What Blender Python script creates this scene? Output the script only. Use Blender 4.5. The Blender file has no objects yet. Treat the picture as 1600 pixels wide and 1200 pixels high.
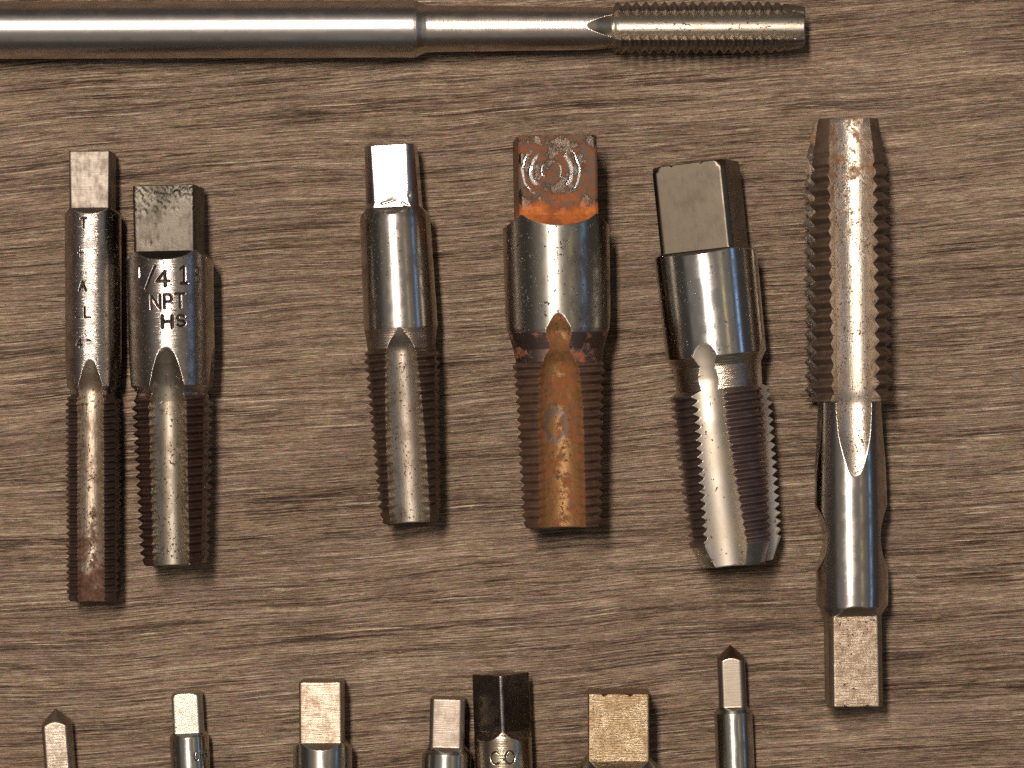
import bpy, math
import numpy as np
from mathutils import Vector

# ------------------------------------------------------------------ scale
S = 0.000106            # metres covered by one photograph pixel on the table
HC = 5000.0             # camera height in the same pixels
sc = bpy.context.scene
col = sc.collection

# ------------------------------------------------------------------ camera
cam_d = bpy.data.cameras.new('camera')
cam = bpy.data.objects.new('camera', cam_d)
col.objects.link(cam)
cam.location = (0, 0, HC * S)
cam_d.sensor_width = 36
cam_d.lens = 36 * HC / 1600.0
cam_d.clip_start = 0.01
cam_d.clip_end = 20
sc.camera = cam

# ------------------------------------------------------------------ world: a dim room
w = bpy.data.worlds.new('World')
sc.world = w
w.use_nodes = True
bg = w.node_tree.nodes['Background']
bg.inputs[0].default_value = (1.0, 0.90, 0.84, 1)
bg.inputs[1].default_value = 0.060

# ------------------------------------------------------------------ lamps
def area(name, loc, size, power, color, size_y=None, shape='DISK', target=(0, 0, 0)):
    d = bpy.data.lights.new(name, 'AREA')
    d.shape = shape
    d.size = size
    if size_y: d.size_y = size_y
    d.energy = power
    d.color = color
    o = bpy.data.objects.new(name, d)
    col.objects.link(o)
    o.location = loc
    dirv = Vector(target) - Vector(loc)
    o.rotation_euler = dirv.to_track_quat('-Z', 'Y').to_euler()
    return o
area('room_lamp', (-0.18, 0.31, 1.12), 0.085, 18.0, (1.0, 0.90, 0.82), 0.42, 'RECTANGLE', (-0.18, 0.31, 0))
area('ceiling_glow', (-0.15, 0.0, 1.7), 4.2, 10.5, (1.0, 0.93, 0.875), 4.2, 'RECTANGLE', (-0.15, 0, 0))
area('strip_lamp', (0.70, 0.0, 1.25), 1.0, 0.30, (1.0, 0.80, 0.35), 0.014, 'RECTANGLE')
area('window_light', (1.75, 0.1, 1.05), 1.7, 1.5, (0.32, 0.56, 1.0), 0.10, 'RECTANGLE')

sc.view_settings.view_transform = 'Standard'
sc.view_settings.look = 'None'
sc.view_settings.exposure = 0.0
sc.view_settings.gamma = 1.0
sc.cycles.max_bounces = 6
sc.cycles.caustics_reflective = False
sc.cycles.use_denoising = False
sc.cycles.sample_clamp_indirect = 1.0

# ------------------------------------------------------------------ node helpers
class NT:
    def __init__(self, name):
        self.m = bpy.data.materials.new(name)
        self.m.use_nodes = True
        self.t = self.m.node_tree
        self.t.nodes.clear()
        self.out = self.t.nodes.new('ShaderNodeOutputMaterial')
        self.b = self.t.nodes.new('ShaderNodeBsdfPrincipled')
        self.t.links.new(self.b.outputs[0], self.out.inputs[0])
        tc = self.t.nodes.new('ShaderNodeTexCoord')
        v = self.t.nodes.new('ShaderNodeVectorMath'); v.operation = 'SCALE'
        self.t.links.new(tc.outputs['Object'], v.inputs[0])
        v.inputs['Scale'].default_value = 1.0 / S
        self.px = v.outputs[0]
    def put(self, sock, val):
        if isinstance(val, bpy.types.NodeSocket):
            self.t.links.new(val, sock)
        elif isinstance(val, (tuple, list)) and len(val) == 3 and sock.type == 'RGBA':
            sock.default_value = (*val, 1)
        else:
            sock.default_value = val
    def math(self, op, a, b=0.0, c=None, clamp=False):
        n = self.t.nodes.new('ShaderNodeMath'); n.operation = op; n.use_clamp = clamp
        self.put(n.inputs[0], a); self.put(n.inputs[1], b)
        if c is not None: self.put(n.inputs[2], c)
        return n.outputs[0]
    def vec(self, op, a, b):
        n = self.t.nodes.new('ShaderNodeVectorMath'); n.operation = op
        self.put(n.inputs[0], a); self.put(n.inputs[1], b)
        return n.outputs[0]
    def mapping(self, v, scale=(1, 1, 1), rot=0.0, loc=(0, 0, 0)):
        n = self.t.nodes.new('ShaderNodeMapping')
        self.put(n.inputs[0], v)
        n.inputs['Location'].default_value = loc
        n.inputs['Rotation'].default_value = (0, 0, rot)
        n.inputs['Scale'].default_value = scale
        return n.outputs[0]
    def noise(self, v, scale=1.0, detail=3.0, rough=0.55, distort=0.0, color=False):
        n = self.t.nodes.new('ShaderNodeTexNoise')
        self.put(n.inputs['Vector'], v)
        n.inputs['Scale'].default_value = scale
        n.inputs['Detail'].default_value = detail
        n.inputs['Roughness'].default_value = rough
        n.inputs['Distortion'].default_value = distort
        return n.outputs['Color' if color else 'Fac']
    def ramp(self, f, lo, hi, a=0.0, b=1.0):
        n = self.t.nodes.new('ShaderNodeMapRange'); n.interpolation_type = 'SMOOTHSTEP'
        self.put(n.inputs[0], f)
        self.put(n.inputs[1], lo); self.put(n.inputs[2], hi)
        n.inputs[3].default_value = a; n.inputs[4].default_value = b
        return n.outputs[0]
    def mix(self, f, a, b, mode='MIX'):
        n = self.t.nodes.new('ShaderNodeMix'); n.data_type = 'RGBA'; n.blend_type = mode
        self.put(n.inputs['Factor'], f)
        self.put(n.inputs[6], a); self.put(n.inputs[7], b)
        return n.outputs[2]
    def sep(self, v):
        n = self.t.nodes.new('ShaderNodeSeparateXYZ'); self.put(n.inputs[0], v)
        return n.outputs
    def bump(self, h, dist, strength=1.0, normal=None):
        n = self.t.nodes.new('ShaderNodeBump')
        self.put(n.inputs['Height'], h)
        n.inputs['Distance'].default_value = dist
        n.inputs['Strength'].default_value = strength
        if normal is not None: self.put(n.inputs['Normal'], normal)
        return n.outputs[0]

# ------------------------------------------------------------------ wood laminate
def wood_material():
    t = NT('grey brown wood laminate')
    p = t.mapping(t.px, rot=math.radians(-4.2))
    wob = t.noise(t.mapping(p, (0.0016, 0.0022, 1)), 1, 2, 0.5, color=True)
    wob2 = t.noise(t.mapping(p, (0.0065, 0.020, 1), loc=(7, 3, 0)), 1, 2, 0.5, color=True)
    w1 = t.vec('MULTIPLY', t.vec('SUBTRACT', wob, (0.5, 0.5, 0.5)), (0, 48, 0))
    w2 = t.vec('MULTIPLY', t.vec('SUBTRACT', wob2, (0.5, 0.5, 0.5)), (0, 5, 0))
    q = t.vec('ADD', t.vec('ADD', p, w1), w2)
    broad = t.noise(t.mapping(q, (0.0016, 0.013, 1)), 1, 2, 0.5)
    bands = t.noise(t.mapping(q, (0.0024, 0.050, 1), loc=(3, 11, 0)), 1, 3, 0.6)
    streak = t.noise(t.mapping(q, (0.0044, 0.30, 1), loc=(31, 5, 0)), 1, 3, 0.62)
    fine = t.noise(t.mapping(q, (0.012, 0.55, 1), loc=(1, 71, 0)), 1, 3, 0.6)
    pores = t.noise(t.mapping(q, (0.0045, 0.26, 1), loc=(91, 15, 0)), 1, 3, 0.60)
    pores2 = t.noise(t.mapping(q, (0.0095, 0.46, 1), loc=(41, 55, 0)), 1, 2.5, 0.55)
    ridge = t.noise(t.mapping(q, (0.0060, 0.37, 1), loc=(61, 25, 0)), 1, 2, 0.55)
    grit = t.noise(t.mapping(q, (0.12, 0.40, 1), loc=(4, 5, 0)), 1, 3, 0.65)
    blot = t.noise(t.mapping(q, (0.045, 0.11, 1), loc=(24, 35, 0)), 1, 3, 0.6)
    patch = t.noise(t.mapping(p, (0.006, 0.015, 1), loc=(14, 2, 0)), 1, 2, 0.5)
    v = t.math('MULTIPLY', broad, 0.50)
    v = t.math('ADD', v, t.math('MULTIPLY', bands, 0.45))
    v = t.math('ADD', v, t.math('MULTIPLY', streak, 0.75))
    v = t.math('ADD', v, t.math('MULTIPLY', fine, 0.95))
    v = t.math('ADD', v, t.math('MULTIPLY', blot, 0.40))
    v = t.math('ADD', v, t.math('MULTIPLY', grit, 0.40))
    v = t.math('DIVIDE', v, 3.45)
    c = t.mix(t.ramp(v, 0.415, 0.50), (0.098, 0.062, 0.043), (0.300, 0.207, 0.134))
    c = t.mix(t.ramp(v, 0.495, 0.60), c, (0.58, 0.425, 0.300))
    # purple-grey and ochre tints of the print
    c = t.mix(t.math('MULTIPLY', t.ramp(patch, 0.48, 0.66), 0.40), c, (0.285, 0.196, 0.150))
    ochre = t.noise(t.mapping(q, (0.02, 0.09, 1), loc=(52, 8, 0)), 1, 2, 0.5)
    c = t.mix(t.math('MULTIPLY', t.ramp(ochre, 0.55, 0.7), 0.35), c, (0.30, 0.195, 0.098))
    rm = t.ramp(ridge, 0.575, 0.66)
    c = t.mix(t.math('MULTIPLY', rm, 0.80), c, (0.64, 0.50, 0.345))
    pgate = t.ramp(bands, 0.36, 0.60, 1.0, 0.35)
    pm = t.ramp(pores, 0.40, 0.445, 1.0, 0.0)
    pm2 = t.math('MULTIPLY', t.ramp(pores2, 0.385, 0.43, 1.0, 0.0), 0.75)
    pm = t.math('MULTIPLY', t.math('MAXIMUM', pm, pm2), pgate)
    pm = t.math('MULTIPLY', pm, t.ramp(grit, 0.32, 0.50, 0.55, 1.0))
    chro = t.noise(t.mapping(q, (0.11, 0.24, 1), loc=(9, 19, 0)), 1, 3, 0.7, color=True)
    c = t.mix(0.38, c, t.mix(1.0, c, t.vec('MULTIPLY', chro, (2.10, 2.04, 2.02)), 'MULTIPLY'))
    c = t.mix(t.math('MULTIPLY', pm, 0.74), c, (0.060, 0.034, 0.027))
    t.put(t.b.inputs['Base Color'], c)
    glint = t.noise(t.mapping(q, (0.22, 0.42, 1), loc=(19, 29, 0)), 1, 1, 0.5)
    gm = t.ramp(glint, 0.70, 0.76)
    t.put(t.b.inputs['Roughness'], t.math('SUBTRACT', t.ramp(fine, 0.3, 0.7, 0.38, 0.55), t.math('MULTIPLY', gm, 0.30)))
    t.b.inputs['Specular IOR Level'].default_value = 0.45
    h = t.math('ADD', t.math('MULTIPLY', streak, 0.8), t.math('MULTIPLY', fine, 0.9))
    h = t.math('ADD', h, t.math('MULTIPLY', grit, 0.40))
    h = t.math('ADD', h, t.math('MULTIPLY', rm, 0.22))
    h = t.math('ADD', h, t.math('MULTIPLY', gm, 0.35))
    h = t.math('SUBTRACT', h, t.math('MULTIPLY', pm, 0.42))
    t.put(t.b.inputs['Normal'], t.bump(h, 7.0 * S, 1.0))
    return t.m

# ------------------------------------------------------------------ metals
def metal(name, c1=(0.50, 0.45, 0.39), c2=(0.30, 0.26, 0.22), rough=(0.22, 0.34), mott=0.03,
          mlo=0.42, mhi=0.62, rust=0.0, rust_c=((0.22, 0.085, 0.03), (0.10, 0.045, 0.025)), rscale=0.05,
          rgrad=None, pits=0.0, pscale=0.28, lines='circ', lbump=0.10, rbump=0.8, seed=0.0, metallic=1.0,
          aniso=0.0, fn=None, rsoft=0.10, neutral=1.0):
    def cool(c, f):
        g = sum(c) / 3.0
        return tuple(g + (x - g) * f for x in c)
    c1, c2 = cool(c1, neutral), cool(c2, neutral)
    t = NT(name)
    p = t.mapping(t.px, loc=(seed * 37.0, seed * 91.0, seed * 13.0))
    n1 = t.noise(p, mott, 5, 0.62)
    n2 = t.noise(t.mapping(p, (1, 0.35, 1)), mott * 5, 4, 0.6)
    m = t.ramp(t.math('ADD', t.math('MULTIPLY', n1, 0.65), t.math('MULTIPLY', n2, 0.35)), mlo, mhi)
    c = t.mix(m, c1, c2)
    r = t.ramp(m, 0, 1, rough[0], rough[1])
    met = None
    h = None
    if lines == 'circ':
        ln = t.noise(t.mapping(p, (0.015, 1.15, 0.015)), 1, 2, 0.6)
    elif lines == 'axial':
        ln = t.noise(t.mapping(p, (1.1, 0.02, 1.1)), 1, 2, 0.6)
    elif lines == 'mill':
        ln = t.noise(t.mapping(p, (0.035, 0.62, 0.035)), 1, 3, 0.7)
    else:
        ln = t.noise(p, 0.5, 3, 0.6)
    h = t.math('MULTIPLY', ln, lbump)
    if lines == 'mill':
        c = t.mix(t.ramp(ln, 0.52, 0.40, 0.0, 0.22), c, (c2[0] * 0.8, c2[1] * 0.75, c2[2] * 0.7))
    if pits > 0:
        pn = t.noise(t.mapping(p, (1, 0.75, 1)), pscale, 2.5, 0.55)
        gate = t.noise(p, pscale * 0.12, 2, 0.5)
        pm = t.ramp(t.math('ADD', pn, t.math('MULTIPLY', t.math('SUBTRACT', gate, 0.5), 0.35)),
                    0.69 - 0.13 * pits, 0.73 - 0.13 * pits)
        c = t.mix(t.math('MULTIPLY', pm, 0.8), c, (0.10, 0.055, 0.035))
        r = t.math('ADD', r, t.math('MULTIPLY', pm, 0.3), clamp=True)
        h = t.math('SUBTRACT', h, t.math('MULTIPLY', pm, 0.8))
    if rust > 0:
        rn = t.noise(p, rscale, 6, 0.66)
        rn2 = t.noise(t.mapping(p, loc=(5, 9, 2)), rscale * 2.6, 4, 0.6)
        amt = rust
        f = t.math('ADD', rn, 0.0)
        if rgrad:
            y = t.sep(t.px)[1]
            f = t.math('ADD', f, t.ramp(y, -rgrad[1], -rgrad[0], rgrad[3], rgrad[2]))
        lo = 0.80 - 0.55 * amt
        rm = t.ramp(f, lo, lo + rsoft)
        rc = t.mix(t.ramp(rn2, 0.40, 0.62), rust_c[0], rust_c[1])
        c = t.mix(rm, c, rc)
        r = t.math('ADD', r, t.math('MULTIPLY', rm, 0.38), clamp=True)
        met = t.math('SUBTRACT', metallic, t.math('MULTIPLY', rm, 0.72 * metallic))
        fr = t.noise(p, 0.6, 3, 0.7)
        h = t.math('ADD', h, t.math('MULTIPLY', t.math('MULTIPLY', fr, rm), rbump))
    if fn: c, r, h, met = fn(t, p, c, r, h, met)
    t.put(t.b.inputs['Base Color'], c)
    t.put(t.b.inputs['Roughness'], r)
    t.put(t.b.inputs['Metallic'], met if met is not None else metallic)
    if aniso:
        r = t.math('MULTIPLY', r, 1.75)
        t.put(t.b.inputs['Roughness'], r)
        t.b.inputs['Anisotropic'].default_value = aniso
        t.b.inputs['Anisotropic Rotation'].default_value = 0.25
        tg = t.t.nodes.new('ShaderNodeTangent'); tg.direction_type = 'RADIAL'; tg.axis = 'Y'
        t.put(t.b.inputs['Tangent'], tg.outputs[0])
    t.put(t.b.inputs['Normal'], t.bump(h, 1.6 * S, 1.0))
    return t.m

# ------------------------------------------------------------------ stamped letters as strokes (unit box, y down)
def arc(cx, cy, rx, ry, a0, a1, n=10):
    return [(cx + rx * math.cos(math.radians(a0 + (a1 - a0) * i / n)),
             cy + ry * math.sin(math.radians(a0 + (a1 - a0) * i / n))) for i in range(n + 1)]
GLYPH = {
    'T': [[(0, 0), (1, 0)], [(.5, 0), (.5, 1)]],
    '+': [[(.5, 0), (.5, 1)], [(0, .62), (1, .62)]],
    'A': [[(0, 1), (.5, 0), (1, 1)], [(.2, .62), (.8, .62)]],
    'L': [[(0, 0), (0, 1), (1, 1)]],
    'l': [[(0, .95), (1, 1)]],
    '4': [[(.7, 1), (.7, 0), (0, .68), (1, .68)]],
    '-': [[(0, .5), (1, .5)]],
    '/': [[(1, 0), (0, 1)]],
    '1': [[(.1, .16), (.55, 0), (.55, 1)], [(.15, 1), (.95, 1)]],
    'i': [[(.5, 0), (.5, 1)]],
    'N': [[(0, 1), (0, 0), (1, 1), (1, 0)]],
    'P': [[(0, 1), (0, 0), (.55, 0)] + arc(.55, .27, .42, .27, -90, 90) + [(0, .54)]],
    'H': [[(0, 0), (0, 1)], [(1, 0), (1, 1)], [(0, .5), (1, .5)]],
    'S': [arc(.5, .25, .48, .25, -30, -270, 12) + arc(.5, .75, .5, .25, -90, 150, 12)],
    '8': [arc(.5, .25, .42, .25, 0, 360, 14), arc(.5, .75, .5, .25, 0, 360, 14)],
    'C': [arc(.5, .5, .5, .5, -50, -310, 16)],
    'O': [arc(.5, .5, .5, .5, 0, 360, 18)],
    'R': [[(0, 1), (0, 0), (.55, 0)] + arc(.55, .27, .42, .27, -90, 90) + [(0, .54)], [(.45, .54), (1, 1)]],
    'F': [[(1, 0), (0, 0), (0, 1)], [(0, .5), (.8, .5)]],
}
def stroke_dist(U, V, glyphs):
    d = np.full(U.shape, 1e9)
    for (ch, x0, y0, wd, ht, *rest) in glyphs:
        for line in GLYPH[ch]:
            P = [(x0 + a * wd, y0 + b * ht) for a, b in line]
            for (ax, ay), (bx, by) in zip(P[:-1], P[1:]):
                dx, dy = bx - ax, by - ay
                L = dx * dx + dy * dy + 1e-9
                tt = np.clip(((U - ax) * dx + (V - ay) * dy) / L, 0, 1)
                d = np.minimum(d, np.hypot(U - ax - tt * dx, V - ay - tt * dy) - (rest[0] if rest else 0))
    return d

def smin(a, b, k):
    h = np.clip(0.5 + 0.5 * (b - a) / k, 0, 1)
    return b * (1 - h) + a * h - k * h * (1 - h)

# ------------------------------------------------------------------ mesh from a selection of grid quads
def submesh(name, co, nrm, quads, tris, mat, parent):
    used = np.unique(np.concatenate([quads.ravel(), tris.ravel()]))
    remap = np.full(len(co), -1, dtype=np.int64); remap[used] = np.arange(len(used))
    q = remap[quads]; t3 = remap[tris]
    me = bpy.data.meshes.new(name)
    me.vertices.add(len(used))
    me.vertices.foreach_set('co', co[used].astype(np.float32).ravel())
    loops = np.concatenate([q.ravel(), t3.ravel()]).astype(np.int32)
    me.loops.add(len(loops)); me.loops.foreach_set('vertex_index', loops)
    npoly = len(q) + len(t3)
    me.polygons.add(npoly)
    starts = np.concatenate([np.arange(len(q)) * 4, len(q) * 4 + np.arange(len(t3)) * 3]).astype(np.int32)
    me.polygons.foreach_set('loop_start', starts)
    me.update(calc_edges=True)
    me.polygons.foreach_set('use_smooth', np.ones(npoly, dtype=bool))
    if nrm is not None:
        me.normals_split_custom_set_from_vertices(nrm[used].astype(np.float32).tolist())
    me.materials.append(mat)
    o = bpy.data.objects.new(name, me)
    col.objects.link(o)
    o.parent = parent
    return o

def interp(tab, x):
    a = np.array(tab, dtype=float)
    return np.interp(x, a[:, 0], a[:, 1])

# ------------------------------------------------------------------ a thread-cutting tap
def tap(name, label, category, group, head, tail, prof, sq, threads, flutes, mats, roll=0.0, nup=240, nlow=56,
        text=None, tdepth=1.8, twidth=1.6, side_scoop=None, sqtilt=0.0, grooves=(), nicks=(), neck=None, cone=None, pit=None, seed=1,
        env=None, shank_split=None, minor_rough=0.0):
    """head/tail: photo pixels of the axis ends; s runs from head (0) to tail, in pixels.
    prof [(s,R)], sq (s0,s1,h,L,side) square drive, threads (s0,s1,pitch,depth), flutes dict."""
    rng = np.random.RandomState(seed)
    dx, dy = tail[0] - head[0], tail[1] - head[1]
    Ltot = math.hypot(dx, dy)
    Rm = max(r for _, r in prof)
    k = 1 - Rm / HC
    root = bpy.data.objects.new(name, None)
    col.objects.link(root)
    root.empty_display_size = 0.005
    root['label'] = label; root['category'] = category
    if group: root['group'] = group
    root.location = ((head[0] - 800) * S * k, (600 - head[1]) * S * k, 0)
    root.rotation_euler = (0, 0, math.atan2(dx, dy))
    # --- rows
    dens = []
    def add(a, b, step):
        a = max(a, 0); b = min(b, Ltot)
        if b > a: dens.append((a, b, step))
    add(0, Ltot, 7.0)
    for s_, _ in prof: add(s_ - 3, s_ + 3, 1.0)
    if sq:
        s0, s1, hh, L, side = sq
        lo, hi = (s1 - 2, s1 + L + 6) if side == 'head' else (s0 - L - 6, s0 + 2)
        add(lo, hi, 1.1)
        if side == 'head': add(0, 4, 0.8)
        else: add(Ltot - 4, Ltot, 0.8)
    if threads:
        add(threads[0] - 2, threads[1] + 2, threads[2] / 10.0)
    if flutes:
        a, b = flutes['apex_range']; add(a, b, 1.3)
    if text:
        ys = [g[2] for g in text] + [g[2] + g[4] for g in text]; add(min(ys) - 4, max(ys) + 4, 1.0)
    if side_scoop: add(side_scoop[0] - 3, side_scoop[1] + 3, 2.0)
    if cone: add(0, cone + 3, 1.2)
    if pit: add(pit[0], pit[1], 1.2)
    svals = [0.0]
    while svals[-1] < Ltot - 1e-6:
        s = svals[-1] + 1e-6
        st = min(d[2] for d in dens if d[0] <= s < d[1])
        nxt = min([d[0] for d in dens if d[0] > s + 0.2] + [1e9])
        svals.append(min(s + st, Ltot, max(nxt, s + 0.3)))
    sv = np.array(svals)
    # --- angles: dense on the upper side
    up = np.linspace(math.radians(-98), math.radians(98), nup, endpoint=False)
    low1 = np.linspace(math.radians(-180), math.radians(-98), nlow // 2, endpoint=False)
    low2 = np.linspace(math.radians(98), math.radians(180), nlow // 2, endpoint=False)
    ph = np.concatenate([low1, up, low2])
    PH, SV = np.meshgrid(ph, sv)
    if threads:                                       # rows follow the helix inside the thread
        a, b, pitch = threads[:3]
        wgt = np.clip((sv - a + 24) / 24, 0, 1) * np.clip((min(b, Ltot) - sv) / 24, 0, 1)
        wgt = np.where((sv < 1e-6) | (sv > Ltot - 1e-6), 0, wgt) * np.clip(sv / 24, 0, 1)
        SV = SV - PH * pitch / (2 * math.pi) * wgt[:, None]
    R = interp(prof, SV)
    r = R.copy()
    is_thread = np.zeros(R.shape, bool)
    if threads and threads[1] > Ltot - 6: threads = (threads[0], Ltot + 8) + tuple(threads[2:])
    if threads:
        a, b, pitch, depth = threads[:4]
        hand = (SV + PH * pitch / (2 * math.pi)) / pitch
        fr = hand - np.floor(hand)
        tri = np.abs(fr * 2 - 1)                      # 1 crest, 0 root
        tri = np.clip((tri - 0.06) / 0.86, 0, 1)
        fade = np.clip((SV - a) / 10.0, 0, 1) * np.clip((b - SV) / 6.0 + (0.0 if b < Ltot - 5 else 9), 0, 1)
        wob = 1 + 0.04 * np.sin(PH * 3 + SV * 0.03) + minor_rough * rng.normal(size=R.shape)
        r = R - depth * (1 - tri) * fade * wob
        is_thread = (SV >= a) & (SV <= b)
        if len(threads) > 4:                          # crests sit above the profile of the core
            pass
    if env is not None:
        r = smin(r, interp(env, SV), 1.0)
    r_body = r.copy()
    flat = np.zeros(R.shape, bool)
    if sq:
        s0, s1, hh, L, side = sq
        d = max(interp(prof, s1 + L if side == 'head' else s0 - L) - hh, 1.0) + 1.5
        rc = (L * L + d * d) / (2 * d)
        x = (SV - s1) if side == 'head' else (s0 - SV)
        x = np.clip(x, 0, None)
        h = hh - sqtilt * np.clip(s1 - SV, 0, None) * (side == 'head') + d * (0.75 * x / L + 0.25 * (x / L) ** 2)
        h = np.where(x > L * 2.2, 999, h)
        for q in range(4):
            c = np.cos(PH - math.radians(roll) - q * math.pi / 2)
            rr = np.where(c > 0.3, h / np.maximum(c, 0.3), 1e4)
            flat |= rr < r
            r = np.where(np.abs(rr - r) < 3, smin(r, rr, 1.3), np.minimum(r, rr))
    if side_scoop:
        a, b, hh = side_scoop
        mid, half = (a + b) / 2, (b - a) / 2
        Rr = interp(prof, mid)
        d = Rr - hh
        rc = (half * half + d * d) / (2 * d)
        x = np.abs(SV - mid)
        h = np.where(x < rc, hh + rc - np.sqrt(np.clip(rc * rc - x * x, 0, None)), 999)
        h = np.where(x > half * 1.2, 999, h)
        c = np.abs(np.sin(PH - 0.03))
        rr = np.where(c > 0.25, h / np.maximum(c, 0.25), 1e4)
        r = np.where(np.abs(rr - r) < 6, smin(r, rr, 2.5), np.minimum(r, rr))
    fl_id = np.full(R.shape, -1)
    if flutes:
        rho = flutes['rho']
        ys = [n[0] for n in flutes['hw']]; hw = np.array([n[1] for n in flutes['hw']], float)
        Rn = interp(prof, np.array(ys, float))
        if flutes.get('Rn'): Rn = np.array(flutes['Rn'], float)
        hw = np.minimum(hw, rho * 0.985)
        D = np.sqrt(np.clip(Rn ** 2 - hw ** 2, 1, None)) + np.sqrt(rho ** 2 - hw ** 2)
        Dn = np.interp(sv, ys, D)
        rhov = np.full(len(sv), float(rho))
        if flutes.get('tight', True):
            hwn = np.interp(sv, ys, hw)
            rn = np.maximum(0.78 * rho, 1.03 * hw)
            D = np.sqrt(np.clip(Rn ** 2 - hw ** 2, 1, None)) + np.sqrt(rn ** 2 - hw ** 2)
            Dn = np.interp(sv, ys, D)
            rhov = np.interp(sv, ys, rn)
        rhov = rhov[:, None]
        if ys[0] > 1: Dn = np.where(sv < ys[0], D[0] + (ys[0] - sv) * 0.6, Dn)
        if ys[-1] < Ltot - 1: Dn = np.where(sv > ys[-1], D[-1] + (sv - ys[-1]) * 0.6, Dn)
        fs = np.arange(0, Ltot + 1, 1.0)
        w_ = flutes.get('smooth', 34)
        kern = np.hanning(w_ + 3)[1:-1]; kern /= kern.sum()
        Df = np.interp(fs, sv, Dn)
        Df = np.convolve(np.pad(Df, len(kern) // 2, mode='edge'), kern, 'valid')[:len(fs)]
        Dn = np.interp(SV, fs, Df)
        for i, ang in enumerate(flutes['angles']):
            dd = (PH - math.radians(ang) + math.pi) % (2 * math.pi) - math.pi
            hook = flutes.get('hook', 0.0)
            disc = rhov ** 2 - (Dn * np.sin(dd)) ** 2
            ok = (disc > 0) & (np.cos(dd) > 0)
            rf = np.where(ok, Dn * np.cos(dd) - np.sqrt(np.clip(disc, 0, None)), 1e4)
            # steep walls where the cutter circle closes: continue radially outward
            sel = rf < r - 0.25
            fl_id[sel] = i
            r = np.where(np.abs(rf - r) < 3, smin(r, rf, 0.9), np.minimum(r, rf))
    tmask = np.zeros(R.shape, bool)
    if text:
        U = PH * interp(prof, text[0][2])
        dist = stroke_dist(U, SV, text)
        up_ = np.abs(PH) < 1.6
        prof_t = np.clip(1 - (dist - twidth * 0.45) / (twidth * 0.55), 0, 1)
        prof_t = np.where((dist > 1e8) | ~up_, 0, prof_t)
        prof_t = prof_t * (0.72 + 0.28 * np.sin(U * 0.31 + 1.0) * np.sin(SV * 0.17))
        # raised burr round the stamp
        burr = np.exp(-((dist - twidth * 1.35) / 0.7) ** 2) * 0.10 * up_
        r = r - tdepth * prof_t + burr
        tmask = (dist < twidth * 0.92) & up_ & (fl_id < 0)
    if pit:
        a, b, strength = pit[:3]
        nz = np.zeros(R.shape)
        X_ = r * np.sin(PH)
        for _ in range(260):
            cx, cs = rng.uniform(-52, 48), abs(rng.normal(0, 32))
            cs += max(0, (cx + 10)) * 0.0
            if cx > -10: cs *= 0.55
            rad = rng.uniform(1.2, 3.4)
            nz += np.exp(-((X_ - cx) ** 2 + (SV - cs) ** 2) / rad ** 2) * rng.uniform(-1, .45)
        r = r + strength * np.clip(nz, -1.5, 1.0) * (np.cos(PH) > 0.4)
    for (x0, s0_, x1, s1_, wd, dp) in grooves:
        Xg = r * np.sin(PH)
        ex, es = x1 - x0, s1_ - s0_
        tt = np.clip(((Xg - x0) * ex + (SV - s0_) * es) / (ex * ex + es * es), 0, 1)
        dg = np.hypot(Xg - x0 - tt * ex, SV - s0_ - tt * es)
        r = r - dp * np.clip(1 - dg / wd, 0, 1) * (np.cos(PH) > 0.3)
    if cone:
        rcn = SV / cone * interp(prof, cone + 2.0) + 0.8
        r = np.where(SV < cone + 4, smin(r, rcn, 1.5), r)
    # tiny end-edge rounding
    e = np.minimum(SV, Ltot - SV)
    if not cone:
        r = r - 1.1 * np.clip(1 - e / 1.4, 0, 1) ** 2
    else:
        r = r - 1.1 * np.clip(1 - (Ltot - SV) / 1.4, 0, 1) ** 2
    X = r * np.sin(PH); Z = r * np.cos(PH)
    if flutes and threads and flutes.get('tight', True):
        # the cutter leaves upright walls: move the thread roots beside a flute out to the line of the crests
        gap = np.clip(R - r_body, 0, None) * is_thread
        hwv = np.interp(SV, ys, hw)
        beta = np.arcsin(np.clip(hwv / R, 0, 0.9))
        for ang in flutes['angles']:
            al = math.radians(ang)
            dd = (PH - al + math.pi) % (2 * math.pi) - math.pi
            off = np.abs(dd) - beta - np.radians(0.35) * gap
            g = np.where(off > 0, np.clip(1 - off / math.radians(14), 0, 1), np.clip(1 + off / math.radians(3.5), 0, 1))
            mv = np.sign(dd) * gap * np.sin(beta) * g * 0.8
            X += mv * math.cos(al); Z -= mv * math.sin(al)
    Y = -SV.copy()
    for (side, x0, wd, dep) in nicks:
        t_ = np.clip(1 - np.abs(X - x0) / wd, 0, 1) * (Z > 0) * np.clip((Z / np.max(Z)) * 1.5 - 0.3, 0, 1)
        if side == 'head': Y -= dep * t_ * np.clip(1 - SV / (dep * 2.0), 0, 1)
        else: Y += dep * t_ * np.clip(1 - (Ltot - SV) / (dep * 2.0), 0, 1)
    nr, nc = X.shape
    # --- normals from the full grid
    def wrapd(A): return np.roll(A, -1, 1) - np.roll(A, 1, 1)
    P = np.stack([X, Y, Z], -1)
    dph = np.stack([wrapd(X), wrapd(Y), wrapd(Z)], -1)
    ds = np.empty_like(P)
    ds[1:-1] = P[2:] - P[:-2]; ds[0] = P[1] - P[0]; ds[-1] = P[-1] - P[-2]
    N = np.cross(dph, ds)
    N /= np.linalg.norm(N, axis=-1, keepdims=True) + 1e-12
    rad = np.stack([X, np.zeros_like(X), Z], -1)
    if np.mean(np.sum(N * rad, -1)) < 0: N = -N
    zmin = Z.min()
    P[..., 2] -= zmin
    co = P.reshape(-1, 3) * (S * k)
    nrm = N.reshape(-1, 3)
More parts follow.
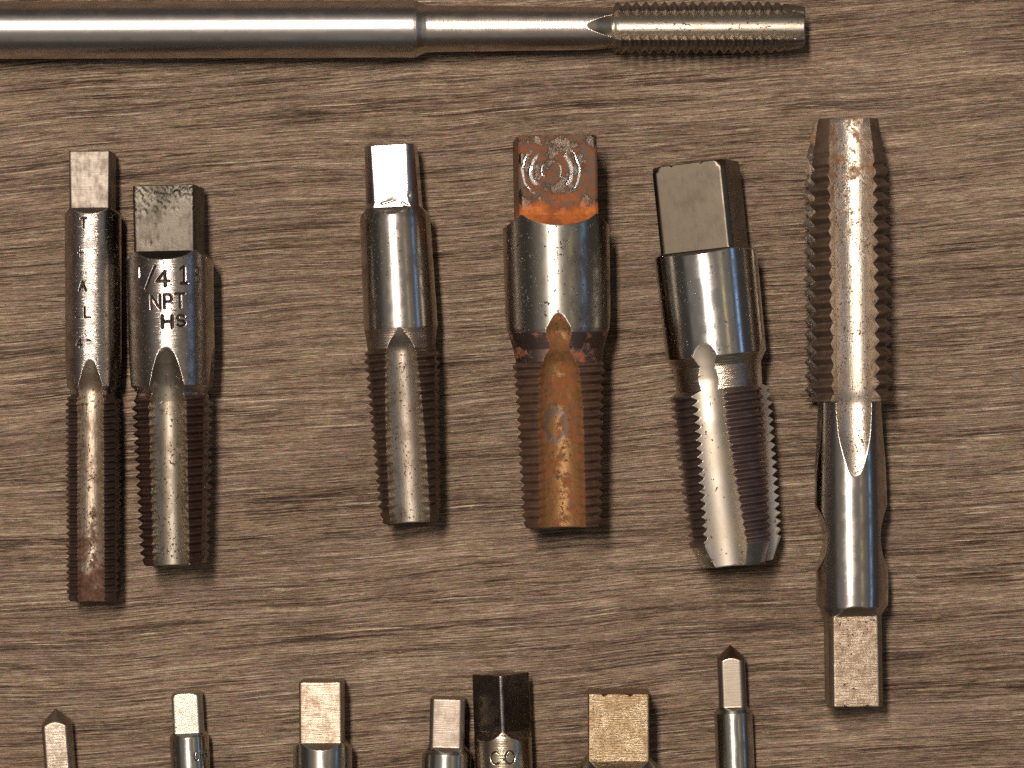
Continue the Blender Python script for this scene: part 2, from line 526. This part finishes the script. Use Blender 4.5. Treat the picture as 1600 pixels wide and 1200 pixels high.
    idx = np.arange(nr * nc).reshape(nr, nc)
    a_ = idx[:-1]; b_ = np.roll(idx, -1, 1)[:-1]; c_ = np.roll(idx, -1, 1)[1:]; d_ = idx[1:]
    quads = np.stack([a_, b_, c_, d_], -1)
    # orientation: make faces point outward
    v0, v1, v3 = co[quads[0, 0, 0]], co[quads[0, 0, 1]], co[quads[0, 0, 3]]
    if np.dot(np.cross(v1 - v0, v3 - v0), nrm[quads[0, 0, 0]]) < 0:
        quads = quads[..., ::-1]
    def q4(M): return (M[:-1].astype(int) + np.roll(M, -1, 1)[:-1] + np.roll(M, -1, 1)[1:] + M[1:])
    sm = (SV[:-1] + SV[1:]) / 2
    lab = np.full(sm.shape, 0)                                     # 0 shank
    if threads: lab[(sm >= threads[0]) & (sm <= threads[1])] = 2   # thread
    if threads and not (sq and sq[4] == 'tail'): lab[sm > threads[1]] = 7
    if neck: lab[(sm >= neck[0]) & (sm < neck[1])] = 3
    if sq:
        s0, s1, hh, L, side = sq
        inside = (sm < s1) if side == 'head' else (sm > s0)
        lab[inside | (q4(flat) >= 3)] = 1
    if cone: lab[sm < cone * 0.97] = 5
    fq = np.full(sm.shape, -1)
    if flutes:
        for i in range(len(flutes['angles'])):
            fq[q4(fl_id == i) >= 2] = i
        lab[fq >= 0] = 4
    lab[q4(tmask) >= 3] = 6
    # --- end caps as triangle fans (own vertices, flat normals)
    caps = []
    for row, sgn in ((0, 1.0), (nr - 1, -1.0)):
        if cone and row == 0: continue
        base = len(co)
        ring = co[idx[row]]
        cen = ring.mean(0, keepdims=True)
        co = np.vstack([co, ring, cen])
        nrm = np.vstack([nrm, np.tile([[0, sgn, 0]], (nc + 1, 1))])
        i0 = base + np.arange(nc); i1 = base + (np.arange(nc) + 1) % nc
        tr = np.stack([i0, i1, np.full(nc, base + nc)], -1)
        vv = np.cross(co[tr[0, 1]] - co[tr[0, 0]], co[tr[0, 2]] - co[tr[0, 0]])
        if vv[1] * sgn < 0: tr = tr[:, ::-1]
        caps.append((row, tr))
    if cone:
        base = len(co)
        co = np.vstack([co, co[idx[0]].mean(0, keepdims=True) + [[0, 0.4 * S, 0]]])
        nrm = np.vstack([nrm, [[0, 1, 0]]])
        i0 = idx[0]; i1 = np.roll(idx[0], -1)
        tr = np.stack([i0, i1, np.full(nc, base)], -1)
        vv = np.cross(co[tr[0, 1]] - co[tr[0, 0]], co[tr[0, 2]] - co[tr[0, 0]])
        if vv[1] < 0: tr = tr[:, ::-1]
        caps.append((0, tr))
    none3 = np.zeros((0, 3), dtype=np.int64)
    def capfor(l):
        out = [tr for row, tr in caps if (l == end_lab[0] and row == 0) or (l == end_lab[1] and row == nr - 1)]
        return np.vstack(out) if out else none3
    end_lab = [0, 0]
    end_lab[0] = 5 if cone else (1 if (sq and sq[4] == 'head') else (2 if threads and threads[0] <= 1 else 0))
    end_lab[1] = 1 if (sq and sq[4] == 'tail') else (2 if threads and threads[1] >= Ltot - 6 else (7 if threads else 0))
    names = {0: 'shank', 1: 'square_drive', 3: 'neck', 5: 'cone_tip', 6: 'stamped_lettering'}
    for l in (0, 1, 3, 5, 6):
        sel = lab == l
        t3 = capfor(l)
        if sel.any():
            submesh(names[l], co, nrm, quads[sel], t3, mats[names[l]] if names[l] in mats else mats['shank'], root)
    # flutes one by one, lands of thread one by one
    if flutes:
        for i in range(len(flutes['angles'])):
            sel = (lab == 4) & (fq == i)
            if sel.any(): submesh('flute', co, nrm, quads[sel], none3, mats['flute'], root)
    for l_, nm_, mk_ in ((2, 'threaded_land', 'threaded_land'), (7, 'tip_land', 'shank')):
        if not threads: break
        sel = lab == l_
        pm = np.broadcast_to(ph[None, :] % (2 * math.pi), sm.shape)
        if flutes:
            angs = np.sort(np.radians(np.array(flutes['angles'])) % (2 * math.pi))
            sec = np.searchsorted(angs, pm) % len(angs)
            first = True
            for i in range(len(angs)):
                s2 = sel & (sec == i)
                if s2.any():
                    submesh(nm_, co, nrm, quads[s2], capfor(l_) if first else none3, mats[mk_], root)
                    first = False
    return root

# ------------------------------------------------------------------ table
def table():
    me = bpy.data.meshes.new('table_top')
    import bmesh
    bm = bmesh.new()
    bmesh.ops.create_cube(bm, size=1.0)
    for v in bm.verts:
        v.co.x *= 1.5; v.co.y *= 1.1; v.co.z = (v.co.z - 0.5) * 0.022
    bmesh.ops.bevel(bm, geom=list(bm.edges), offset=0.002, segments=2, affect='EDGES')
    bm.to_mesh(me); bm.free()
    me.materials.append(wood_material())
    o = bpy.data.objects.new('table_top', me)
    col.objects.link(o)
    o['kind'] = 'structure'
    o['label'] = 'grey brown wood grain laminate table top under the taps'
table()

# ------------------------------------------------------------------ shared metals
M = {}
M['ink'] = metal('dark metal in the stamped letters', (0.055, 0.040, 0.033), (0.028, 0.021, 0.018), (0.55, 0.70), lbump=0.1, lines='none')
BROWN = ((0.060, 0.036, 0.027), (0.038, 0.025, 0.022))
def thread_mat(name, seed, c=((0.125, 0.084, 0.062), (0.072, 0.047, 0.037)), metallic=0.78, rough=(0.24, 0.34), **kw):
    kw.pop('rust', None); rc = kw.pop('rc', None)
    return metal(name, c[0], c[1], rough, mott=0.05, mlo=0.36, mhi=0.66, seed=seed, lines='circ', lbump=0.05,
                 metallic=metallic, **kw)

G1 = 'pipe taps laid side by side in the middle row'
G2 = 'taps of the bottom row cut off by the lower edge'

# ---- 1: slim tap on the far left
mats = dict(
    shank=metal('ground steel slim tap', (0.50, 0.44, 0.38), (0.33, 0.28, 0.24), (0.17, 0.24), mott=0.05, pits=0.25, lbump=0.35, seed=1, aniso=0.72, neutral=0.80),
    square_drive=metal('stained square slim tap', (0.215, 0.185, 0.150), (0.11, 0.087, 0.070), (0.48, 0.54), mott=0.04, mlo=0.36, mhi=0.7, lines='mill', lbump=0.12, seed=2),
    flute=metal('stained flute slim tap', (0.40, 0.325, 0.24), (0.22, 0.165, 0.12), (0.46, 0.56), mott=0.05, rust=0.40,
                rust_c=((0.150, 0.066, 0.032), (0.085, 0.042, 0.028)), rscale=0.05, rsoft=0.22, rgrad=(520, 690, 0.0, 0.36), pits=0.5, lines='axial', lbump=0.2, seed=3),
    threaded_land=thread_mat('dark thread slim tap', 4, c=((0.135, 0.092, 0.070), (0.080, 0.052, 0.042))), stamped_lettering=M['ink'])
tap('slim_pipe_tap', 'slimmest tap of the middle row, far left, with thin letters stamped down its dark shank', 'tap', G1,
    (144.5, 238), (147, 938), [(0, 44), (88, 43), (93, 44), (365, 43.5), (372, 39), (380, 38.5), (386, 46.5), (690, 46.5), (700, 46)],
    (0, 88, 32, 11, 'head'), (378, 700, 10.05, 5.8),
    dict(rho=20.6, hw=[(322, 0), (345, 13), (370, 18.5), (400, 20), (700, 20.2)], angles=[0, 90, 180, 270], apex_range=(312, 380)),
    mats, roll=-2, seed=1, env=[(0, 90), (672, 90), (673, 48), (700, 41)],
    text=[('T', -14, 105, 9, 15), ('+', -19, 149, 9, 15, -0.7), ('A', -17, 203, 11, 14, .3), ('l', -24, 243, 8, 16, -0.7), ('L', -8, 243, 9, 16),
          ('4', -22, 292, 9, 13), ('-', -4, 292, 4, 5)], twidth=1.7, tdepth=1.3)

# ---- 2: stubby 1/4 NPT tap
mats = dict(
    shank=metal('ground steel stubby tap', (0.48, 0.42, 0.36), (0.32, 0.27, 0.22), (0.16, 0.23), mott=0.04, pits=0.2, lbump=0.22, seed=6, aniso=0.72, neutral=0.80),
    square_drive=metal('pitted square stubby tap', (0.080, 0.069, 0.054), (0.058, 0.049, 0.038), (0.44, 0.50), mott=0.03, lines='none', lbump=0.15, seed=7),
    flute=metal('olive flute stubby tap', (0.34, 0.295, 0.225), (0.21, 0.17, 0.125), (0.38, 0.48), mott=0.025, pits=0.5, rust=0.34,
                rust_c=((0.20, 0.10, 0.05), (0.13, 0.065, 0.035)), rscale=0.03, lines='axial', lbump=0.10, seed=8),
    threaded_land=thread_mat('rusty brown thread stubby tap', 9, c=((0.125, 0.066, 0.046), (0.070, 0.046, 0.038)), rust=0.95, rc=((0.075, 0.036, 0.025), (0.042, 0.027, 0.022))),
    stamped_lettering=M['ink'])
tap('stubby_pipe_tap', 'short tap stamped 1/4 1 NPT HS, its square end pitted, beside the slimmest tap', 'tap', G1,
    (263.5, 292), (274.5, 882), [(0, 67), (105, 66), (112, 67.5), (310, 66.5), (322, 57), (330, 62), (338, 67), (560, 59.5), (591, 59)],
    (0, 102, 48.5, 15, 'head'), (326, 591, 13.2, 8.0),
    dict(rho=28.3, hw=[(250, 0), (275, 18), (310, 26), (335, 27.8), (591, 27.8)], angles=[-2, 88, 178, 268], apex_range=(240, 335)),
    mats, roll=-4, seed=2, env=[(0, 90), (563, 90), (564, 61), (591, 51)], pit=(0, 60, 0.9),
    text=[('i', -47, 127, 3, 15, -0.3), ('/', -34, 126, 17, 34), ('4', -15, 134, 20, 23, .2), ('1', 22, 127, 13, 26, .2), ('8', 47, 128, 10, 24, -1.0),
          ('N', -25, 171, 15, 21), ('P', -3, 170, 12, 21), ('T', 15, 169, 14, 21),
          ('H', -7, 203, 16, 18, .5), ('S', 17, 202, 12, 17, .1)], twidth=2.05, tdepth=2.0)

# ---- 3: bright-square tap
def white_flat(t, p, c, r, h, met):
    return c, r, h, met
mats = dict(
    shank=metal('polished steel of the shiny tap', (0.50, 0.44, 0.37), (0.36, 0.30, 0.25), (0.16, 0.25), mott=0.025, pits=0.1, lbump=0.03, seed=11, aniso=0.72, neutral=0.80),
    square_drive=metal('bright worn square', (0.52, 0.45, 0.39), (0.30, 0.22, 0.18), (0.26, 0.34), mott=0.05, mlo=0.50, mhi=0.72, lines='none', lbump=0.10, seed=12),
    flute=metal('tan flute', (0.38, 0.325, 0.255), (0.23, 0.185, 0.140), (0.42, 0.50), mott=0.03, pits=0.35, rust=0.30,
                rust_c=((0.24, 0.12, 0.05), (0.15, 0.08, 0.04)), rscale=0.03, lines='axial', lbump=0.12, seed=13),
    neck=metal('dull run-out steel', (0.34, 0.27, 0.21), (0.20, 0.15, 0.12), (0.34, 0.44), mott=0.04, lbump=0.4, seed=14),
    threaded_land=thread_mat('brown thread', 15, c=((0.150, 0.100, 0.068), (0.085, 0.058, 0.045)), rust=0.95, rc=((0.072, 0.045, 0.031), (0.048, 0.032, 0.026))))
tap('medium_pipe_tap', 'plain tap with mirror-bright square end, third from the left in the middle row', 'tap', G1,
    (611, 228), (642, 816), [(0, 48), (90, 49.5), (114, 55), (284, 58), (294, 56), (318, 57), (324, 64.5), (556, 58.5), (588, 57)],
    (0, 97, 42, 13, 'head'), (316, 588, 13.3, 7.0),
    dict(smooth=16, rho=30.6, hw=[(284, 0), (298, 11), (317, 21), (340, 24.5), (400, 27.5), (460, 29.5), (588, 30)], angles=[0, 90, 180, 270], apex_range=(278, 330)),
    mats, roll=-4, seed=3, sqtilt=0.03, grooves=[(-18, 91, 26, 81, 2.6, 1.7), (-14, 105, 22, 103, 2.2, -1.6), (14, 92, 24, 98, 3.0, 1.0)], neck=(286, 316), env=[(0, 90), (556, 90), (557, 60), (588, 50.5)])

# ---- 4: rusty tap
def ring_fn(t, p, c, r, h, met):
    pos = t.px
    o = t.sep(pos)
    dx = t.math('ADD', o[0], 6.0); dy = t.math('ADD', o[1], 54.0)
    d = t.math('SQRT', t.math('ADD', t.math('MULTIPLY', dx, dx), t.math('MULTIPLY', dy, dy)))
    wob = t.noise(pos, 0.045, 2, 0.5)
    d = t.math('ADD', d, t.math('MULTIPLY', t.math('SUBTRACT', wob, 0.5), 9.0))
    tot = None
    for rad, wdt in ((15, 1.4), (31, 2.6), (43, 2.0)):
        e = t.math('ABSOLUTE', t.math('SUBTRACT', d, float(rad)))
        m = t.ramp(e, wdt * 0.5, wdt * 1.4, 1.0, 0.0)
        tot = m if tot is None else t.math('MAXIMUM', tot, m)
    ax = t.math('DIVIDE', t.math('ABSOLUTE', dx), t.math('ADD', d, 0.1))
    gate = t.ramp(t.math('ADD', ax, t.math('MULTIPLY', t.math('SUBTRACT', t.noise(pos, 0.16, 3, 0.6), 0.5), 0.9)), 0.62, 0.82)
    mask = t.math('MULTIPLY', tot, gate)
    # scraped patches towards the upper corners
    c = t.mix(mask, c, (0.62, 0.58, 0.52))
    # bright orange rust bank along the lower end of the flat
    y = o[1]
    n = t.noise(pos, 0.05, 4, 0.6)
    om = t.ramp(t.math('ADD', y, t.math('MULTIPLY', t.math('SUBTRACT', n, 0.5), 55.0)), -88.0, -122.0)
    c = t.mix(om, c, t.mix(t.ramp(n, 0.4, 0.6), (0.40, 0.110, 0.018), (0.25, 0.070, 0.018)))
    r = t.math('MAXIMUM', t.math('SUBTRACT', r, t.math('MULTIPLY', mask, 0.3)), 0.25)
    r = t.math('ADD', r, t.math('MULTIPLY', om, 0.3), clamp=True)
    met = t.math('ADD', met, t.math('MULTIPLY', mask, 0.5), clamp=True)
    met = t.math('MULTIPLY', met, t.math('SUBTRACT', 1.0, t.math('MULTIPLY', om, 0.85)))
    h = t.math('SUBTRACT', h, t.math('MULTIPLY', mask, 0.8))
    return c, r, h, met
def stain_fn(t, p, c, r, h, met):
    o = t.sep(t.px)
    dx = t.math('DIVIDE', t.math('ADD', o[0], 7.0), 19.0); dy = t.math('DIVIDE', t.math('ADD', o[1], 440.0), 28.0)
    d = t.math('SQRT', t.math('ADD', t.math('MULTIPLY', dx, dx), t.math('MULTIPLY', dy, dy)))
    d = t.math('ADD', d, t.math('MULTIPLY', t.math('SUBTRACT', t.noise(t.px, 0.09, 3, 0.6), 0.5), 0.9))
    m = t.ramp(t.math('ABSOLUTE', t.math('SUBTRACT', d, 0.82)), 0.12, 0.26, 0.8, 0.0)
    c = t.mix(m, c, (0.15, 0.105, 0.085))
    return c, r, h, met
mats = dict(
    shank=metal('polished steel of the rusty tap', (0.46, 0.41, 0.33), (0.32, 0.28, 0.22), (0.19, 0.27), mott=0.03, pits=0.35, pscale=0.2, lbump=0.03, seed=21, aniso=0.72, neutral=0.80),
    square_drive=metal('rusted square face', (0.085, 0.066, 0.050), (0.065, 0.048, 0.037), (0.34, 0.46), mott=0.05, rust=0.68,
                       rust_c=((0.205, 0.068, 0.026), (0.115, 0.082, 0.060)), rscale=0.035, lines='none', lbump=0.3, seed=22, fn=ring_fn, rbump=0.9),
    neck=metal('rusted neck', (0.17, 0.12, 0.105), (0.12, 0.075, 0.06), (0.42, 0.52), mott=0.04, rust=0.44,
               rust_c=((0.30, 0.085, 0.033), (0.15, 0.060, 0.034)), rscale=0.028, lbump=0.2, seed=23),
    flute=metal('orange rusted flute', (0.26, 0.135, 0.048), (0.19, 0.085, 0.030), (0.46, 0.58), mott=0.035, rust=0.62,
                rust_c=((0.215, 0.070, 0.018), (0.140, 0.066, 0.026)), rscale=0.035, pits=0.3, pscale=0.2, lines='none', lbump=0.25, metallic=0.6, seed=24, fn=stain_fn, rbump=0.45),
    threaded_land=thread_mat('rusted thread', 25, metallic=0.35, rough=(0.42, 0.55), c=((0.120, 0.064, 0.038), (0.060, 0.034, 0.025)), rust=0.95, rc=((0.115, 0.058, 0.034), (0.070, 0.040, 0.028))))
tap('rusty_pipe_tap', 'thick tap with orange rust on its square face, neck and flute', 'tap', G1,
    (866, 216), (878.5, 822), [(0, 84), (126, 83.5), (150, 83.5), (298, 82), (305, 80), (330, 72), (349, 71.5), (356, 78), (585, 72.5), (606, 72)],
    (0, 122, 61.5, 19, 'head'), (351, 606, 13.6, 6.8),
    dict(smooth=14, rho=35, hw=[(274, 0), (290, 14), (302, 20), (322, 14), (333, 16), (351, 26), (385, 32), (430, 34.3), (606, 34.5)], angles=[0, 90, 180, 270], apex_range=(268, 400)),
    mats, roll=4, seed=4, neck=(304, 351), env=[(0, 81), (5, 84), (8, 90), (590, 90), (591, 73), (606, 66)])

# ---- 5: thick bright tap leaning
mats = dict(
    shank=metal('mirror steel of the leaning tap', (0.58, 0.54, 0.48), (0.48, 0.44, 0.38), (0.12, 0.18), mott=0.03, pits=0.1, lbump=0.03, seed=31, aniso=0.72, neutral=0.80),
    square_drive=metal('olive grey square face', (0.140, 0.116, 0.085), (0.098, 0.078, 0.057), (0.38, 0.46), mott=0.03, mlo=.36, mhi=.66, lines='none', lbump=0.04, seed=32),
    neck=metal('turned neck', (0.50, 0.42, 0.34), (0.34, 0.27, 0.21), (0.26, 0.34), mott=0.04, lbump=0.4, seed=33),
    flute=metal('pale flute of the leaning tap', (0.70, 0.62, 0.51), (0.58, 0.50, 0.39), (0.46, 0.54), mott=0.02, pits=0.12, pscale=0.2, lines='axial', lbump=0.05, seed=34),
    threaded_land=thread_mat('bright crested thread', 35, metallic=0.85, rough=(0.24, 0.32), c=((0.24, 0.175, 0.155), (0.15, 0.105, 0.092)), rust=0.45, rc=((0.13, 0.055, 0.04), (0.08, 0.045, 0.036))))
tap('thick_pipe_tap', 'thickest bright tap, leaning, with deep clean flutes and a smooth square end', 'tap', G1,
    (1087.5, 257), (1153, 881), [(0, 78), (134, 78), (138, 80.5), (300, 78.5), (303, 76), (316, 69), (352, 67), (358, 80.5), (590, 75), (627, 74)],
    (0, 136, 58.5, 6, 'head'), (353, 594, 13.3, 8.2),
    dict(smooth=14, rho=37, hw=[(280, 0), (286, 12), (296, 17.5), (303, 17), (322, 13), (336, 16), (356, 23.5), (400, 26), (500, 30), (586, 33.5), (627, 34.5)], tight=False, angles=[-17, 71, 161, 251], apex_range=(274, 400)),
    mats, roll=-17, seed=5, neck=(302, 354), env=[(0, 72), (9, 78.5), (10, 90), (588, 90), (589, 75), (627, 56)], nicks=[('head', -42, 4, 4.5), ('head', 3, 4, 3.5)])

# ---- 6: long tap, thread upwards
mats = dict(
    shank=metal('polished waisted shank', (0.48, 0.43, 0.37), (0.38, 0.33, 0.28), (0.15, 0.22), mott=0.03, lbump=0.03, seed=41, aniso=0.72, neutral=0.80),
    square_drive=metal('milled tan square end', (0.36, 0.285, 0.205), (0.24, 0.175, 0.12), (0.42, 0.50), mott=0.06, pits=0.12, lines='mill', lbump=0.45, seed=42),
    flute=metal('stained bright flute', (0.60, 0.52, 0.43), (0.42, 0.345, 0.265), (0.36, 0.44), mott=0.03, rust=0.50,
                rust_c=((0.32, 0.17, 0.075), (0.22, 0.105, 0.045)), rscale=0.05, rsoft=0.16, rgrad=(60, 300, 0.05, -0.10), pits=0.55, pscale=0.36, lines='axial', lbump=0.15, seed=43),
    threaded_land=thread_mat('coarse rusty thread', 44, metallic=0.45, rough=(0.38, 0.5), c=((0.120, 0.076, 0.048), (0.060, 0.038, 0.028)), rust=0.80, rc=((0.15, 0.082, 0.042), (0.10, 0.060, 0.040))))
tap('long_coarse_tap', 'long coarse-threaded tap on the right, thread up, square end down, waisted shank', 'tap', G1,
    (1321.5, 187), (1335, 1102), [(0, 74), (432, 75), (440, 75), (441, 53.5), (600, 56.5), (740, 56.5), (760, 55.5), (770, 51), (775, 53.5), (915, 54)],
    (774, 915, 41.5, 17, 'tail'), (0, 439.5, 21.8, 11.5),
    dict(tight=False, rho=34.8, hw=[(0, 31), (60, 34), (430, 34.5), (441, 27.8), (490, 25), (530, 16), (559, 0)], angles=[3, 93, 183, 273],
         apex_range=(425, 565), Rn=[58, 69, 73, 53.5, 54.5, 55.3, 55.7]),
    mats, roll=1, seed=6, side_scoop=(604, 702, 41), env=[(0, 55.5), (95, 73), (96, 90)], nicks=[('tail', -18, 5, 4), ('tail', 17, 5, 4.5)])

# ---- 7: long rod-shank tap across the top
mats = dict(
    shank=metal('polished rod shank', (0.58, 0.52, 0.47), (0.48, 0.42, 0.37), (0.20, 0.26), mott=0.02, lbump=0.03, seed=51, aniso=0.72, neutral=0.80),
    square_drive=metal('rod shank square', (0.5, 0.42, 0.34), (0.3, 0.24, 0.19), (0.4, 0.5), seed=52),
    neck=metal('turned neck of rod tap', (0.52, 0.46, 0.40), (0.38, 0.32, 0.27), (0.27, 0.36), mott=0.03, lbump=0.16, seed=53),
    flute=metal('grey tan flute of rod tap', (0.42, 0.365, 0.29), (0.30, 0.25, 0.195), (0.32, 0.40), mott=0.03, pits=0.3, rust=0.2, rscale=0.05, lines='axial', lbump=0.1, seed=54),
    threaded_land=thread_mat('thread of rod tap', 55, c=((0.17, 0.135, 0.105), (0.11, 0.085, 0.068)), rust=0.45))
X0 = -420.0
def sx(x): return x - X0
tap('long_shank_tap', 'long horizontal tap with a thick polished rod shank across the top edge', 'tap', None,
    (X0, 48.5), (1256, 43), [(0, 45), (sx(646), 44.6), (sx(652), 43.4), (sx(660), 39.2), (sx(667), 37.0), (sx(680), 36.3), (sx(940), 33.5), (sx(956), 34), (sx(962), 45), (sx(1200), 45), (sx(1256), 45)],
    (0, 110, 34, 12, 'head'), (sx(957), sx(1256), 14.6, 8.0),
    dict(smooth=8, rho=24.5, hw=[(sx(916), 0), (sx(932), 10), (sx(957), 18), (sx(965), 22), (sx(1256), 22)], angles=[1, 91, 181, 271], apex_range=(sx(912), sx(970))),
    mats, roll=0, seed=7, neck=(sx(648), sx(957)), env=[(0, 90), (sx(1196), 90), (sx(1197), 45), (sx(1256), 35)])

# ------------------------------------------------------------------ bottom row
def small(name, label, head, tail, Rsq, R, sq_len, h, L, seed, sqm, shm=None, **kw):
    mats = dict(
        shank=shm or metal('polished shank ' + name, (0.50, 0.45, 0.38), (0.40, 0.35, 0.29), (0.15, 0.22), mott=0.03, lbump=0.03, seed=seed, aniso=0.72, neutral=0.80),
        square_drive=sqm, cone_tip=kw.pop('conem', None) or sqm,
        flute=metal('flute ' + name, (0.5, 0.42, 0.3), (0.34, 0.26, 0.18), (0.34, 0.44), seed=seed + 2),
        threaded_land=thread_mat('thread ' + name, seed + 3), stamped_lettering=M['ink'])
    Lt = math.hypot(tail[0] - head[0], tail[1] - head[1])
    prof = [(0, Rsq), (sq_len + L * 0.5, Rsq + 0.2), (sq_len + L * 0.5 + (R - Rsq) * 1.2 + 1, R), (Lt * 0.52, R), (Lt * 0.52 + 6, R * 0.9), (Lt * 0.55, R * 0.97), (Lt, R * 0.93)]
    a = Lt * 0.5
    return tap(name, label, 'tap', G2, head, tail, prof, (0, sq_len, h, L, 'head'), (Lt * 0.53, Lt, 11.0, 5.0),
               dict(rho=R * 0.52, hw=[(a, 0), (a + 20, R * 0.3), (a + 45, R * 0.42), (Lt, R * 0.46)], angles=[0, 90, 180, 270], apex_range=(a - 4, a + 46)),
               mats, seed=seed, nup=170, nlow=44, **kw)

tan = lambda n, s, **k: metal(n, (0.38, 0.32, 0.25), (0.26, 0.205, 0.155), (0.38, 0.48), mott=0.045, lines='mill', lbump=0.30, seed=s, **k)
small('pointed_tap', 'narrow pointed tap end at the bottom left corner, no shoulder in view', (87, 1107), (121, 1560), 27, 31, 112, 21.5, 9, 61,
      tan('tan square of corner tap', 61), roll=-2, cone=26)
small('round_cornered_tap', 'small tap with pale grey square end, rounded corners, second in the bottom row', (292, 1081), (316, 1570), 29, 30.5, 62, 22.5, 8, 66,
      metal('pale pitted square', (0.48, 0.45, 0.37), (0.36, 0.33, 0.27), (0.40, 0.50), mott=0.06, mlo=.5, mhi=.7, pits=0.25, pscale=0.12, lines='none', lbump=0.3, seed=66), roll=-2,
      env=[(0, 24), (4, 28.5), (9, 31), (10, 90)],
      text=[('C', 10, 92, 7, 13, -.2), ('H', 21, 91, 6, 13, -.4), ('R', 30, 90, 5, 12, -.4), ('i', 22, 113, 3, 14, -.2)], twidth=1.3, tdepth=1.0)
small('rectangular_ended_tap', 'tap with tan brown-stained square end and wide dark shoulders, third in the bottom row', (503, 1063), (508, 1640), 45.5, 46, 94, 33.5, 12, 71,
      metal('stained tan square', (0.42, 0.345, 0.26), (0.23, 0.165, 0.115), (0.38, 0.48), mott=0.035, mlo=.38, mhi=.68, lines='mill', lbump=0.25, seed=71), roll=-1)
small('leaning_small_tap', 'small tap with beige square end touching close to the black-ended tap', (700, 1090), (688, 1560), 34, 38.5, 75, 27, 10, 76,
      metal('beige fine square', (0.36, 0.30, 0.24), (0.28, 0.22, 0.175), (0.40, 0.50), mott=0.05, lines='mill', lbump=0.12, seed=76), roll=-1)
small('black_ended_tap', 'tap with black square end turned edge up and CO stamped on its shank', (782, 1052), (803, 1620), 44.2, 44.8, 88, 33, 16, 81,
      metal('blackened square', (0.26, 0.225, 0.19), (0.07, 0.060, 0.055), (0.24, 0.40), mott=0.05, lines='none', lbump=0.12, seed=81), roll=45.5,
      shm=metal('stained steel shank', (0.46, 0.39, 0.29), (0.32, 0.26, 0.19), (0.24, 0.32), mott=0.05, pits=0.3, lbump=0.15, seed=82),
      text=[('C', -20, 118, 15, 19, -.2), ('O', 3, 117, 15, 20, -.2), ('F', -15, 148, 12, 18, -.2), ('S', 6, 148, 12, 18, -.2)], twidth=1.5, tdepth=1.2)
small('wide_square_tap', 'widest tap end of the bottom row, golden brown square face with two nicks', (966, 1080), (966, 1640), 66, 66.5, 103, 47.5, 19, 86,
      metal('golden brown square', (0.32, 0.245, 0.155), (0.25, 0.165, 0.085), (0.38, 0.48), mott=0.03, mlo=.36, mhi=.68, lines='mill', lbump=0.55, seed=86), roll=-1,
      nicks=[('head', -23, 5, 5), ('head', 17, 5, 5)])
small('pointed_slim_tap', 'pointed tap with mirror-bright round shank below the long coarse tap', (1141, 1008), (1161, 1500), 25.5, 30, 95, 21.5, 8, 91,
      metal('beige smooth square', (0.33, 0.28, 0.22), (0.28, 0.23, 0.175), (0.38, 0.46), mott=0.03, lines='mill', lbump=0.06, seed=91), roll=-2, cone=23,
      conem=metal('dark turned point', (0.26, 0.21, 0.16), (0.18, 0.14, 0.11), (0.3, 0.4), seed=92))
